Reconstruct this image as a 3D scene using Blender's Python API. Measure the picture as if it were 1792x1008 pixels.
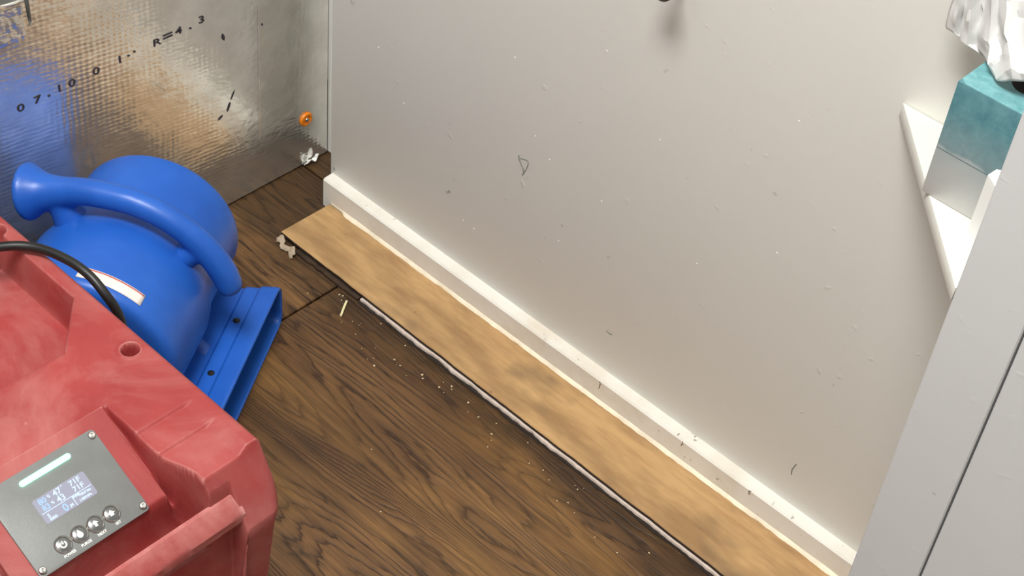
import bpy, bmesh, math, random
import numpy as np
from mathutils import Vector, Matrix, noise as mnoise

for o in list(bpy.data.objects): bpy.data.objects.remove(o)
scene = bpy.context.scene
COL = scene.collection
rnd = random.Random(7)

# ------------------------------------------------------------------ camera
F_PX = 2796.9
def cam_axes(r, p, y):
    cy, sy, cp, sp = math.cos(y), math.sin(y), math.cos(p), math.sin(p)
    fwd = Vector((-sy*cp, cy*cp, -sp)); right = Vector((cy, sy, 0)); down = fwd.cross(right)
    cr, sr = math.cos(r), math.sin(r)
    return cr*right+sr*down, -sr*right+cr*down, fwd
cr_, cd_, cf_ = cam_axes(math.radians(-6.6331), math.radians(43.0166), math.radians(39.1345))
cam = bpy.data.cameras.new('camera'); cam.sensor_width = 36; cam.lens = F_PX/1792*36; cam.clip_start = .02
cob = bpy.data.objects.new('camera', cam); COL.objects.link(cob)
mw = Matrix.Identity(4)
for i in range(3):
    mw[i][0] = cr_[i]; mw[i][1] = -cd_[i]; mw[i][2] = -cf_[i]
mw[2][3] = 1.5
cob.matrix_world = mw
scene.camera = cob

# ------------------------------------------------------------------ light
w = bpy.data.worlds.new('world'); scene.world = w; w.use_nodes = True
w.node_tree.nodes['Background'].inputs[0].default_value = (1, .97, .93, 1)
w.node_tree.nodes['Background'].inputs[1].default_value = .15
def area(name, loc, sx, sy, power, col):
    l = bpy.data.lights.new(name, 'AREA'); l.shape = 'RECTANGLE'; l.size = sx; l.size_y = sy
    l.energy = power; l.color = col
    o = bpy.data.objects.new(name, l); COL.objects.link(o); o.location = loc
    return o
area('ceiling_lamp_light', (-.56, .06, 2.720), .95, .60, 72, (.985, 1, .965))
area('fill_light', (.50, -.95, 2.720), .6, .6, 8, (.985, 1, .97))  # added frontal fill behind the camera, not a known lamp of the room
scene.view_settings.view_transform = 'Standard'
scene.view_settings.look = 'None'
scene.view_settings.exposure = 0.0
scene.view_settings.gamma = 1
scene.view_settings.use_curve_mapping = False

# ------------------------------------------------------------------ helpers
def S(r, g, b):
    f = lambda c: (c/255/12.92) if c/255 <= .04045 else ((c/255+.055)/1.055)**2.4
    return (f(r), f(g), f(b), 1)

class NT:
    def __init__(s, name):
        m = bpy.data.materials.new(name); m.use_nodes = True
        s.m = m; s.t = m.node_tree; s.b = s.t.nodes['Principled BSDF']
    def n(s, typ, **kw):
        x = s.t.nodes.new(typ)
        for k, v in kw.items():
            if k.startswith('i_'):
                key = k[2:]; key = int(key) if key.isdigit() else key.replace('_', ' ')
                x.inputs[key].default_value = v
            else: setattr(x, k, v)
        return x
    def l(s, a, b): s.t.links.new(a, b)
    def coords(s, scale=(1, 1, 1), rot=(0, 0, 0), loc=(0, 0, 0)):
        g = s.n('ShaderNodeTexCoord'); mp = s.n('ShaderNodeMapping')
        mp.inputs['Scale'].default_value = scale; mp.inputs['Rotation'].default_value = rot; mp.inputs['Location'].default_value = loc
        s.l(g.outputs['Object'], mp.inputs['Vector']); return mp.outputs[0]
    def noise(s, vec, scale, detail=3, rough=.5, dist=0):
        x = s.n('ShaderNodeTexNoise'); x.inputs['Scale'].default_value = scale; x.inputs['Detail'].default_value = detail
        x.inputs['Roughness'].default_value = rough; x.inputs['Distortion'].default_value = dist
        if vec is not None: s.l(vec, x.inputs['Vector'])
        return x.outputs[0]
    def ramp(s, fac, stops, interp='LINEAR'):
        x = s.n('ShaderNodeValToRGB'); x.color_ramp.interpolation = interp
        el = x.color_ramp.elements
        while len(el) < len(stops): el.new(.5)
        for e, (p, c) in zip(el, stops):
            e.position = p; e.color = c if len(c) == 4 else (*c, 1)
        s.l(fac, x.inputs[0]); return x.outputs[0]
    def mix(s, fac, a, b, mode='MIX'):
        x = s.n('ShaderNodeMix', data_type='RGBA', blend_type=mode)
        for sock, v in ((x.inputs[0], fac), (x.inputs[6], a), (x.inputs[7], b)):
            if isinstance(v, (int, float, tuple)): sock.default_value = v
            else: s.l(v, sock)
        return x.outputs[2]
    def math(s, op, a, b=0.):
        x = s.n('ShaderNodeMath', operation=op)
        for i, v in enumerate((a, b)):
            if isinstance(v, (int, float)): x.inputs[i].default_value = v
            else: s.l(v, x.inputs[i])
        return x.outputs[0]
    def bump(s, h, strength, dist, prev=None):
        x = s.n('ShaderNodeBump'); x.inputs['Strength'].default_value = strength; x.inputs['Distance'].default_value = dist
        s.l(h, x.inputs['Height'])
        if prev is not None: s.l(prev, x.inputs['Normal'])
        return x.outputs[0]
    def out(s, col=None, rough=None, metal=None, normal=None, spec=None):
        for k, v in (('Base Color', col), ('Roughness', rough), ('Metallic', metal), ('Normal', normal), ('Specular IOR Level', spec)):
            if v is None: continue
            if isinstance(v, (int, float, tuple)): s.b.inputs[k].default_value = v
            else: s.l(v, s.b.inputs[k])
        return s.m
BW = lambda v: (v, v, v, 1)

def simple(name, col, rough=.5, metal=0., nscale=0, namt=.0, bump=0., bscale=200):
    t = NT(name); v = t.coords(); c = col
    if nscale:
        nn = t.noise(v, nscale, 4, .6)
        c = t.mix(t.ramp(nn, [(.3, BW(0)), (.7, BW(1))]), tuple(x*(1-namt) for x in col[:3])+(1,), tuple(min(1, x*(1+namt)) for x in col[:3])+(1,))
    nm = t.bump(t.noise(v, bscale, 3), bump, .001) if bump else None
    return t.out(c, rough, metal, nm)
def emis(name, col, strength, base=(.0, .0, .0, 1)):
    t = NT(name); t.out(base, .4)
    t.b.inputs['Emission Color'].default_value = col; t.b.inputs['Emission Strength'].default_value = strength
    return t.m

def paint(name, col, bump=.25):
    t = NT(name); v = t.coords()
    big = t.noise(v, 2.2, 3, .6)
    c = t.mix(t.ramp(big, [(.35, BW(0)), (.65, BW(1))]), tuple(x*.965 for x in col[:3])+(1,), col)
    speck = t.ramp(t.noise(v, 55, 2, .5), [(.745, BW(0)), (.775, BW(1))])
    c = t.mix(t.math('MULTIPLY', speck, .25), c, S(120, 112, 104))
    sm = t.bump(t.noise(v, 260, 3, .55), bump*.5, .0006)
    nm = t.bump(t.ramp(t.noise(v, 70, 2, .4), [(.68, BW(0)), (.76, BW(1))]), bump, .0012, sm)
    return t.out(c, .55, 0, nm, .35)
M = {}
M['wall'] = paint('wall_paint', S(236, 234, 228), .2)
M['wall_room'] = paint('room_paint', S(182, 179, 174), .1)
M['cab'] = paint('cabinet_paint', S(212, 212, 214), .12)
def trim_mat():
    t = NT('trim_paint'); v = t.coords()
    c = t.mix(t.ramp(t.noise(v, 9, 4, .65), [(.45, BW(0)), (.75, BW(1))]), S(232, 228, 220), S(216, 206, 190))
    dots = t.ramp(t.noise(v, 95, 2, .5), [(.69, BW(0)), (.73, BW(1))])
    msk = t.ramp(t.noise(v, 7, 2), [(.47, BW(0)), (.6, BW(1))])
    c = t.mix(t.math('MULTIPLY', t.math('MULTIPLY', dots, msk), .7), c, S(128, 116, 100))
    st = t.ramp(t.noise(t.coords((30, 30, 4)), 1, 4, .6), [(.66, BW(0)), (.74, BW(1))])
    c = t.mix(t.math('MULTIPLY', st, .35), c, S(150, 128, 104))
    return t.out(c, .42, 0, t.bump(t.noise(v, 60, 4), .2, .001))
M['trim'] = trim_mat()
M['shelf'] = simple('shelf_paint', S(220, 218, 210), .4, 0, 12, .03, .1, 60)
M['caulk'] = simple('caulk', S(236, 224, 200), .6, 0, 40, .12, .5, 120)
def plywood():
    t = NT('plywood'); g = t.n('ShaderNodeTexCoord'); oi = t.n('ShaderNodeObjectInfo')
    off = t.n('ShaderNodeVectorMath', operation='MULTIPLY'); t.l(oi.outputs['Random'], off.inputs[0]); off.inputs[1].default_value = (3.7, 5.3, 2.1)
    ad = t.n('ShaderNodeVectorMath', operation='ADD'); t.l(g.outputs['Object'], ad.inputs[0]); t.l(off.outputs[0], ad.inputs[1])
    def mp(sc, rot=0.):
        m = t.n('ShaderNodeMapping'); m.inputs['Scale'].default_value = sc; m.inputs['Rotation'].default_value = (0, 0, rot)
        t.l(ad.outputs[0], m.inputs['Vector']); return m.outputs[0]
    lo = t.noise(mp((.75, 6.5, 1), .05), 1.3, 2.0, .45, .25)
    wob = t.noise(mp((9, 60, 1), .04), 1, 3, .65)
    ph = t.math('ADD', t.math('MULTIPLY', lo, 34), t.math('MULTIPLY', wob, 1.9))
    saw = t.math('FRACT', ph)
    fib = t.noise(mp((14, 420, 1)), 1, 3, .6)
    fine = t.noise(mp((40, 900, 1)), 1, 2, .6)
    line = t.ramp(saw, [(0, BW(.0)), (.09, BW(.75)), (.3, BW(1)), (.62, BW(.85)), (.84, BW(.5)), (.95, BW(.05)), (1, BW(.0))])
    c = t.mix(line, S(56, 36, 22), S(134, 100, 65))
    c = t.mix(t.math('MULTIPLY', t.ramp(fib, [(.42, BW(0)), (.66, BW(1))]), .5), c, S(88, 61, 40))
    c = t.mix(t.math('MULTIPLY', t.ramp(fine, [(.5, BW(0)), (.7, BW(1))]), .3), c, S(152, 114, 76))
    tone = t.noise(mp((3.2, 4.6, 1)), 1, 3, .55)
    c = t.mix(t.math('MULTIPLY', t.ramp(tone, [(.44, BW(0)), (.62, BW(1))]), .6), c, S(70, 47, 31))
    yel = t.noise(mp((3.0, 9, 1)), 1.2, 2, .5)
    c = t.mix(t.math('MULTIPLY', t.ramp(yel, [(.52, BW(0)), (.68, BW(1))]), .45), c, S(156, 118, 68))
    blk = t.noise(mp((11, 20, 1)), 1, 4, .6)
    c = t.mix(t.math('MULTIPLY', t.ramp(blk, [(.64, BW(0)), (.74, BW(1))]), .8), c, S(44, 33, 25))
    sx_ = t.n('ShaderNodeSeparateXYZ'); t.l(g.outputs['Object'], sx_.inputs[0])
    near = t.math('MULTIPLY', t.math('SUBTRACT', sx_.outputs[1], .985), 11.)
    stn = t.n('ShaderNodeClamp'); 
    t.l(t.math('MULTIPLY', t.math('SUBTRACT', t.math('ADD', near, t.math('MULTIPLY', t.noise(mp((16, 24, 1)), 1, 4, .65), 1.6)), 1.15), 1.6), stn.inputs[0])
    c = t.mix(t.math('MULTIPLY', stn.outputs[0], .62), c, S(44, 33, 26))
    stk = t.ramp(t.noise(mp((7, 150, 1), .03), 1, 4, .7), [(.36, BW(.62)), (.62, BW(1.))])
    c = t.mix(1., t.mix(1., c, stk, 'MULTIPLY'), (.86, .80, .70, 1), 'MULTIPLY')
    nm = t.bump(line, .5, .0012, t.bump(fib, .3, .0008))
    return t.out(c, t.ramp(tone, [(.3, BW(.55)), (.7, BW(.38))]), 0, nm, .4)
M['ply'] = plywood()
M['subfloor'] = simple('subfloor', S(26, 20, 16), .9)
def laminate():
    t = NT('laminate'); v = t.coords((3, 9, 1))
    c = t.mix(t.ramp(t.noise(v, 2.2, 4, .6), [(.38, BW(0)), (.62, BW(1))]), S(156, 122, 84), S(194, 156, 108))
    f = t.noise(t.coords((12, 130, 1)), 1, 4, .6)
    c = t.mix(t.math('MULTIPLY', t.ramp(f, [(.45, BW(0)), (.7, BW(1))]), .35), c, S(140, 100, 62))
    d = t.noise(t.coords((7, 14, 1), loc=(3.1, .7, 0)), 1, 3, .55)
    c = t.mix(t.math('MULTIPLY', t.ramp(d, [(.55, BW(0)), (.68, BW(1))]), .62), c, S(116, 94, 72))
    k = t.ramp(t.noise(t.coords((60, 60, 60)), 1, 2), [(.73, BW(0)), (.77, BW(1))])
    c = t.mix(t.math('MULTIPLY', k, .5), c, S(96, 66, 40))
    return t.out(c, .38, 0, t.bump(f, .2, .0005), .45)
M['lam'] = laminate()
M['lam_core'] = simple('laminate_core', S(48, 36, 27), .8, 0, 60, .3, .4, 200)
M['foam'] = simple('underlay_foam', S(214, 196, 184), .8, 0, 90, .1, .6, 150)
M['grime'] = simple('grime', S(62, 45, 32), .6, 0, 60, .4, .6, 90)
M['drip'] = simple('drip_brown', S(124, 104, 88), .7)
M['torn'] = simple('torn_foam', S(174, 156, 134), .8, 0, 120, .15, .7, 200)
def foil(name, extra=0.):
    t = NT(name); v = t.coords()
    wr = t.noise(t.coords((1, 1, 1)), 10, 4, .6, .4)
    dg = t.noise(t.coords((1, 14, 30), rot=(.62, 0, 0)), 3.0, 4, .6)
    wv1 = t.n('ShaderNodeTexWave', wave_type='BANDS', bands_direction='Z'); wv1.inputs['Scale'].default_value = 52; wv1.inputs['Distortion'].default_value = 2.2; wv1.inputs['Detail'].default_value = 2; wv1.inputs['Detail Scale'].default_value = 1.2
    t.l(t.coords((1, 1, 1), rot=(.12, 0, 0)), wv1.inputs['Vector'])
    wv2 = t.n('ShaderNodeTexWave', wave_type='BANDS', bands_direction='Y'); wv2.inputs['Scale'].default_value = 38; wv2.inputs['Distortion'].default_value = 1.5; wv2.inputs['Detail'].default_value = 2
    t.l(t.coords((1, 1, 1), rot=(.05, 0, 0)), wv2.inputs['Vector'])
    msk = t.ramp(t.noise(v, 5, 3, .6), [(.44, BW(.0)), (.64, BW(1))])
    scr = t.math('MULTIPLY', t.math('ADD', wv1.outputs[1], wv2.outputs[1]), msk)
    b = t.bump(wr, .28+extra, .006)
    b = t.bump(dg, .22+extra, .003, b)
    b = t.bump(scr, .15, .0010, b)
    b = t.bump(t.noise(v, 90, 3, .6), .12, .0010, b)
    ro = t.ramp(t.noise(v, 4, 3), [(.3, BW(.13)), (.7, BW(.24))])
    c = t.mix(t.ramp(t.noise(v, 22, 4, .65), [(.35, BW(0)), (.7, BW(1))]), S(218, 216, 210), S(240, 239, 234))
    return t.out(c, ro, .84, b)
M['foil'] = foil('foil')
M['foil_crumple'] = foil('foil_crumpled', .5)
M['ink'] = simple('ink', S(52, 46, 56), .6)
M['orange'] = simple('orange_plastic', S(236, 132, 20), .4)
M['steel'] = simple('steel', S(200, 198, 194), .25, 1.)
M['dark_steel'] = simple('dark_bronze', S(46, 38, 34), .35, .8)
M['wood'] = simple('stud_wood', S(206, 168, 104), .6, 0, 30, .15)
M['purple'] = simple('blue_wrap', S(58, 66, 118), .6)
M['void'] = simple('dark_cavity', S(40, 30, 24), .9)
def red_plastic():
    t = NT('red_plastic'); v = t.coords()
    base = t.mix(t.ramp(t.noise(v, 9, 3, .6), [(.35, BW(0)), (.65, BW(1))]), S(142, 48, 48), S(158, 60, 59))
    dust = t.math('MULTIPLY', t.ramp(t.noise(v, 6.5, 6, .7, .6), [(.41, BW(.03)), (.68, BW(1))]), .56)
    c = t.mix(dust, base, S(182, 120, 114))
    sc = t.ramp(t.noise(t.coords((30, 90, 30), rot=(0, 0, .7)), 1, 3, .7), [(.7, BW(0)), (.78, BW(1))])
    c = t.mix(t.math('MULTIPLY', sc, .35), c, S(222, 160, 156))
    g = t.n('ShaderNodeNewGeometry')
    ed = t.ramp(g.outputs['Pointiness'], [(.53, BW(0)), (.60, BW(1))])
    wear = t.math('MULTIPLY', ed, t.ramp(t.noise(v, 45, 4, .7), [(.35, BW(.15)), (.62, BW(.9))]))
    c = t.mix(t.math('MULTIPLY', wear, .7), c, S(226, 170, 164))
    nm = t.bump(t.noise(v, 420, 3, .6), .28, .0006, t.bump(t.noise(v, 40, 3), .12, .001))
    return t.out(c, t.ramp(dust, [(0, BW(.48)), (.5, BW(.68))]), 0, nm, .4)
M['red'] = red_plastic()
def blue_plastic():
    t = NT('blue_plastic'); v = t.coords()
    c = t.mix(t.ramp(t.noise(v, 14, 4, .6), [(.35, BW(0)), (.7, BW(1))]), S(30, 88, 182), S(38, 98, 194))
    sc = t.ramp(t.noise(t.coords((60, 12, 60), rot=(.3, .2, .5)), 1, 3, .7), [(.72, BW(0)), (.8, BW(1))])
    c = t.mix(t.math('MULTIPLY', sc, .25), c, S(110, 150, 220))
    return t.out(c, .36, 0, t.bump(t.noise(v, 300, 3), .1, .0004), .45)
M['blue'] = blue_plastic()
M['blue_dark'] = simple('fan_wheel_plastic', S(20, 30, 52), .5)
M['black'] = simple('black_rubber', S(24, 24, 24), .42, 0, 60, .3)
M['grill'] = simple('grille_wire', S(30, 32, 36), .35, .6)
M['panel'] = simple('panel_plate', S(112, 113, 112), .5, .1, 30, .08, .15, 500)
M['led'] = emis('led_light', S(140, 255, 205), 3.4)
M['screen'] = emis('screen_backlight', S(186, 186, 206), .85)
M['screen_text'] = emis('screen_text', S(214, 232, 255), 1.15)
M['screen_blue'] = emis('screen_digits', S(176, 212, 255), 1.1)
M['icon'] = simple('icon_white', S(238, 238, 232), .5)
M['print'] = simple('printed_white', S(226, 226, 222), .5)
M['btn'] = simple('button_metal', S(104, 104, 104), .3, .5)
M['sticker'] = simple('label_paper', S(236, 226, 220), .6, 0, 50, .06)
M['redline'] = simple('label_red', S(206, 70, 60), .6)
def box_print(top):
    t = NT('tissue_box_top' if top else 'tissue_box_print'); v = t.coords()
    sw = t.noise(v, 75, 5, .7, .25); big = t.noise(v, 22, 3, .6)
    teal = t.mix(t.ramp(sw, [(.3, BW(0)), (.7, BW(1))]), S(84, 142, 150) if top else S(66, 114, 124), S(134, 184, 188) if top else S(96, 140, 147))
    if top: return t.out(teal, .4)
    g = t.n('ShaderNodeTexCoord'); sp = t.n('ShaderNodeSeparateXYZ'); t.l(g.outputs['Object'], sp.inputs[0])
    h = t.math('ADD', sp.outputs[2], t.math('MULTIPLY', t.math('SUBTRACT', big, .5), .02))
    f = t.ramp(t.math('DIVIDE', h, .12), [(.02, BW(0)), (.3, BW(.25)), (.42, BW(.42)), (.44, BW(.75)), (.8, BW(1))])
    c = t.mix(f, S(200, 198, 196), teal)
    return t.out(c, .4)
M['box'] = box_print(False); M['boxtop'] = box_print(True)
M['dark_line'] = simple('card_crease', S(64, 92, 100), .6)
def tissue_mat():
    t = NT('tissue_paper'); v = t.coords()
    t.out(S(226, 225, 224), .8, 0, t.bump(t.noise(v, 120, 3), .15, .001), .2)
    t.b.inputs['Subsurface Weight'].default_value = .0
    return t.m
M['tissue'] = tissue_mat()
M['white_plastic'] = simple('white_plastic', S(244, 243, 240), .35)
M['crumb'] = simple('crumb', S(226, 208, 170), .7)
M['straw'] = simple('pale_splinter', S(232, 224, 176), .6)
M['scuff'] = simple('scuff_grey', S(118, 122, 116), .8)
M['lampdiff'] = emis('lamp_diffuser', (1, .95, .87, 1), 2.0, (.8, .8, .8, 1))

def setp(o, label=None, cat=None, group=None, kind=None):
    if label: o['label'] = label
    if cat: o['category'] = cat
    if group: o['group'] = group
    if kind: o['kind'] = kind
    return o
def link(name, me, mat, parent=None, loc=None, smooth=None):
    if mat is not None:
        if isinstance(mat, (list, tuple)):
            for m in mat: me.materials.append(m)
        else: me.materials.append(mat)
    o = bpy.data.objects.new(name, me); COL.objects.link(o)
    if parent: o.parent = parent
    if loc: o.location = loc
    if smooth is not None:
        me.shade_smooth() if smooth >= 180 else smooth_angle(me, smooth)
    return o
def smooth_angle(me, deg):
    for p in me.polygons: p.use_smooth = True
    bm = bmesh.new(); bm.from_mesh(me)
    for e in bm.edges:
        if len(e.link_faces) == 2 and e.calc_face_angle(0) > math.radians(deg): e.smooth = False
    bm.to_mesh(me); bm.free()
def pyd(name, vs, fs, mat, parent=None, smooth=None, loc=None):
    me = bpy.data.meshes.new(name); me.from_pydata([tuple(v) for v in vs], [], fs); me.update()
    bm = bmesh.new(); bm.from_mesh(me); bmesh.ops.recalc_face_normals(bm, faces=bm.faces); bm.to_mesh(me); bm.free()
    return link(name, me, mat, parent, loc, smooth)
def empty(name, loc=(0, 0, 0), rz=0.):
    o = bpy.data.objects.new(name, None); COL.objects.link(o); o.location = loc; o.rotation_euler = (0, 0, rz); o.empty_display_size = .05; return o
def box(name, lo, hi, mat, parent=None, bev=0., seg=2):
    bm = bmesh.new(); bmesh.ops.create_cube(bm, size=1)
    for v in bm.verts:
        for i in range(3): v.co[i] = lo[i] if v.co[i] < 0 else hi[i]
    if bev: bmesh.ops.bevel(bm, geom=bm.edges[:], offset=bev, segments=seg, affect='EDGES', profile=.5)
    me = bpy.data.meshes.new(name); bm.to_mesh(me); bm.free()
    return link(name, me, mat, parent, None, 35 if bev else None)
def prism(name, poly, z0, z1, mat, parent=None, bev=0., smooth=None):
    bm = bmesh.new()
    b = [bm.verts.new((*p, z0)) for p in poly]; t = [bm.verts.new((*p, z1)) for p in poly]
    bm.faces.new(b); bm.faces.new(t)
    for i in range(len(poly)):
        j = (i+1) % len(poly); bm.faces.new((b[i], b[j], t[j], t[i]))
    bmesh.ops.recalc_face_normals(bm, faces=bm.faces)
    if bev: bmesh.ops.bevel(bm, geom=bm.edges[:], offset=bev, segments=2, affect='EDGES', profile=.5)
    me = bpy.data.meshes.new(name); bm.to_mesh(me); bm.free()
    return link(name, me, mat, parent, None, 35 if bev else smooth)
def tube_geo(pts, radii, seg=16, cap=True, vs=None, fs=None):
    """swept round tube through pts"""
    vs = [] if vs is None else vs; fs = [] if fs is None else fs
    P = [Vector(p) for p in pts]; base = len(vs); up = None
    for i, p in enumerate(P):
        a = P[max(i-1, 0)]; b = P[min(i+1, len(P)-1)]; t = (b-a).normalized()
        if up is None:
            up = Vector((0, 0, 1)) if abs(t.z) < .9 else Vector((1, 0, 0))
        n = (up-t*up.dot(t)).normalized(); bi = t.cross(n); up = n
        r = radii[i] if hasattr(radii, '__len__') else radii
        for k in range(seg):
            an = 2*math.pi*k/seg; vs.append(p+n*(r*math.cos(an))+bi*(r*math.sin(an)))
    for i in range(len(P)-1):
        for k in range(seg):
            a = base+i*seg+k; b = base+i*seg+(k+1) % seg
            fs.append((a, b, b+seg, a+seg))
    if cap:
        fs.append(tuple(base+k for k in range(seg))[::-1]); fs.append(tuple(base+(len(P)-1)*seg+k for k in range(seg)))
    return vs, fs
def catmull(pts, n=8):
    P = [Vector(p) for p in pts]; out = []
    for i in range(len(P)-1):
        p0 = P[max(i-1, 0)]; p1 = P[i]; p2 = P[i+1]; p3 = P[min(i+2, len(P)-1)]
        for k in range(n):
            t = k/n
            out.append(.5*((2*p1)+(p2-p0)*t+(2*p0-5*p1+4*p2-p3)*t*t+(3*p1-p0-3*p2+p3)*t**3))
    out.append(P[-1]); return out
def lathe(name, prof, mat, parent=None, seg=32, mtx=None, smooth=40):
    """prof: (r, z) pairs round local Z"""
    vs, fs = [], []
    for r, z in prof:
        for k in range(seg):
            a = 2*math.pi*k/seg; vs.append(Vector((r*math.cos(a), r*math.sin(a), z)))
    for i in range(len(prof)-1):
        for k in range(seg):
            a = i*seg+k; b = i*seg+(k+1) % seg; fs.append((a, b, b+seg, a+seg))
    if prof[0][0] > 1e-6: fs.append(tuple(range(seg))[::-1])
    if prof[-1][0] > 1e-6: fs.append(tuple((len(prof)-1)*seg+k for k in range(seg)))
    if mtx is not None: vs = [mtx @ v for v in vs]
    me = bpy.data.meshes.new(name); me.from_pydata([tuple(v) for v in vs], [], fs)
    bm = bmesh.new(); bm.from_mesh(me); bmesh.ops.remove_doubles(bm, verts=bm.verts, dist=1e-6); bmesh.ops.recalc_face_normals(bm, faces=bm.faces); bm.to_mesh(me); bm.free()
    return link(name, me, mat, parent, None, smooth)
def frame(o, ex, ey):
    ex = Vector(ex).normalized(); ey = Vector(ey).normalized(); ez = ex.cross(ey)
    m = Matrix.Identity(4)
    for i in range(3): m[i][0] = ex[i]; m[i][1] = ey[i]; m[i][2] = ez[i]; m[i][3] = o[i]
    return m
def text(name, s, size, mtx, mat, parent=None, xs=1., bold=0., shear=0.):
    """flat lettering; mtx maps local (x right, y up, z out) to the place; centred"""
    cu = bpy.data.curves.new('lettering', 'FONT'); cu.body = s; cu.size = size; cu.align_x = 'CENTER'; cu.align_y = 'CENTER'
    cu.extrude = .00008; cu.offset = bold; cu.resolution_u = 3; cu.shear = shear
    to = bpy.data.objects.new('lettering', cu); COL.objects.link(to)
    bpy.context.view_layer.update()
    dg = bpy.context.evaluated_depsgraph_get()
    me = bpy.data.meshes.new_from_object(to.evaluated_get(dg)); me.name = name
    bpy.data.objects.remove(to); bpy.data.curves.remove(cu)
    me.materials.clear()
    me.transform(mtx @ Matrix.Diagonal((xs, 1, 1, 1)))
    return link(name, me, mat, parent)
def remeshed(name, vs, fs, mat, parent, voxel, smooth_it=6):
    me = bpy.data.meshes.new(name); me.from_pydata([tuple(v) for v in vs], [], fs); me.update()
    bm = bmesh.new(); bm.from_mesh(me); bmesh.ops.recalc_face_normals(bm, faces=bm.faces); bm.to_mesh(me); bm.free()
    o = bpy.data.objects.new(name, me); COL.objects.link(o)
    r = o.modifiers.new('r', 'REMESH'); r.mode = 'VOXEL'; r.voxel_size = voxel
    s = o.modifiers.new('s', 'SMOOTH'); s.iterations = smooth_it; s.factor = .5
    bpy.context.view_layer.update()
    m2 = bpy.data.meshes.new_from_object(o.evaluated_get(bpy.context.evaluated_depsgraph_get()))
    bpy.data.objects.remove(o); bpy.data.meshes.remove(me); m2.name = name
    m2.materials.clear()
    return link(name, m2, mat, parent, None, 180)
def smoothstep(a, b, x):
    t = np.clip((x-a)/(b-a), 0, 1); return t*t*(3-2*t)

# ------------------------------------------------------------------ room
WY = 1.1855          # painted wall plane
fl = box('floor', (-1.55, -1.65, -.06), (1.45, 1.40, -.0125), M['subfloor']); setp(fl, 'dark bed under the plywood sheets', None, None, 'structure')
def sheet(lo, hi):
    return box('plywood_sheet', (*lo, -.012), (*hi, 0.), M['ply'], fl, .0012, 1)
sheet((-1.173, -1.64), (1.42, 1.2035))
sheet((-1.41, -1.64), (-1.1765, 1.2035))
sheet((-1.41, 1.2068), (-1.05, 1.30))
setp(box('ceiling', (-1.55, -1.65, 2.745), (1.45, 1.40, 2.80), M['wall_room']), kind='structure')
wr = setp(box('wall_right', (-1.3205, WY, 0.002), (1.42, 1.31, 2.744), M['wall'], None, .003), 'pale grey painted wall with scuffs behind the floor strip', None, None, 'structure')
setp(box('wall_back', (-1.402, 1.2535, 0.002), (-1.325, 1.30, 2.744), M['wall']), 'narrow set-back painted wall strip beside the foil', None, None, 'structure')
setp(box('wall_near', (-1.43, -1.64, 0.002), (1.42, -1.58, 2.744), M['wall_room']), kind='structure')
setp(box('wall_far', (1.36, -1.57, 0.002), (1.42, 1.18, 2.744), M['wall_room']), kind='structure')
wl = setp(box('wall_left', (-1.50, -1.57, 0.002), (-1.462, 1.30, 2.744), M['void']), 'dark framed wall behind the foil insulation', None, None, 'structure')
setp(box('wall_left_plaster', (-1.461, -1.57, 1.23), (-1.41, 1.25, 2.744), M['wall_room']), kind='structure')
# foil faced insulation boards on the left wall
FX = -1.40
fb = prism('foil_board', [(-1.56, .003), (1.2505, .003), (1.2505, 1.225), (.7985, 1.225), (.7985, .425), (.7945, .420), (.7925, .456), (.762, .461), (.60, .470), (-1.56, .470)], -.03, 0, M['foil'], wl)
fb.data.transform(frame((FX, 0, 0), (0, 1, 0), (0, 0, 1)))
fb['label'] = 'shiny foil insulation board with black print'
def foil_crumple():
    # crumpled corner and turned-over top edge of the foil, left of the slit
    n, m = 40, 22; vs, fs = [], []
    for i in range(n+1):
        for j in range(m+1):
            y = .722+.0705*i/n; z = .400+(.0585-.0075*i/n)*j/m
            e = min(1, i/n*2.2, (n-i)/4, j/5, 1)
            dx = -.0012+e*(.0016+.0034*abs(mnoise.noise(Vector((y*110, z*110, 3))))*(i/n))
            vs.append((FX+dx, y, z))
    for i in range(n):
        for j in range(m): a = i*(m+1)+j; fs.append((a, a+1, a+m+2, a+m+1))
    pyd('foil_crumple', vs, fs, M['foil_crumple'], wl, 35)
    vs, fs = tube_geo([(FX-.002, .792-.19*k/14, .4565+.0135*k/14+.0012*mnoise.noise(Vector((k*.8, 0, 4)))) for k in range(15)], [.0028+.0012*mnoise.noise(Vector((k*1.3, 2, 4))) for k in range(15)], 8)
    pyd('folded_edge', vs, fs, M['foil_crumple'], wl, 60)
foil_crumple()
box('stud', (FX-.055, .70, .003), (FX-.012, .755, 1.22), M['wood'], wl, .002, 1)
box('wrap_panel', (FX-.058, .40, .003), (FX-.048, .787, 1.22), M['purple'], wl)
# black print on the foil
for ch, y, z, s in (('0', .768, .317, .0145), ('7', .791, .318, .0145), ('.', .807, .3215, .02), ('1', .822, .320, .0145), ('0', .840, .3195, .0145),
                    ('0', .875, .321, .0145), ('1', .910, .322, .0145), ('.', .923, .3275, .02), ('.', .932, .3295, .02),
                    ('R', .966, .323, .0145), ('=', .983, .325, .02), ('4', 1.0, .3255, .0145), ('.', 1.018, .327, .02), ('3', 1.036, .327, .0145)):
    text('printed_character', ch, s, frame((FX+.0007, y, z), (0, 1, 0), (0, 0, 1)), M['ink'], fb, 1.5, .00012)
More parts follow.
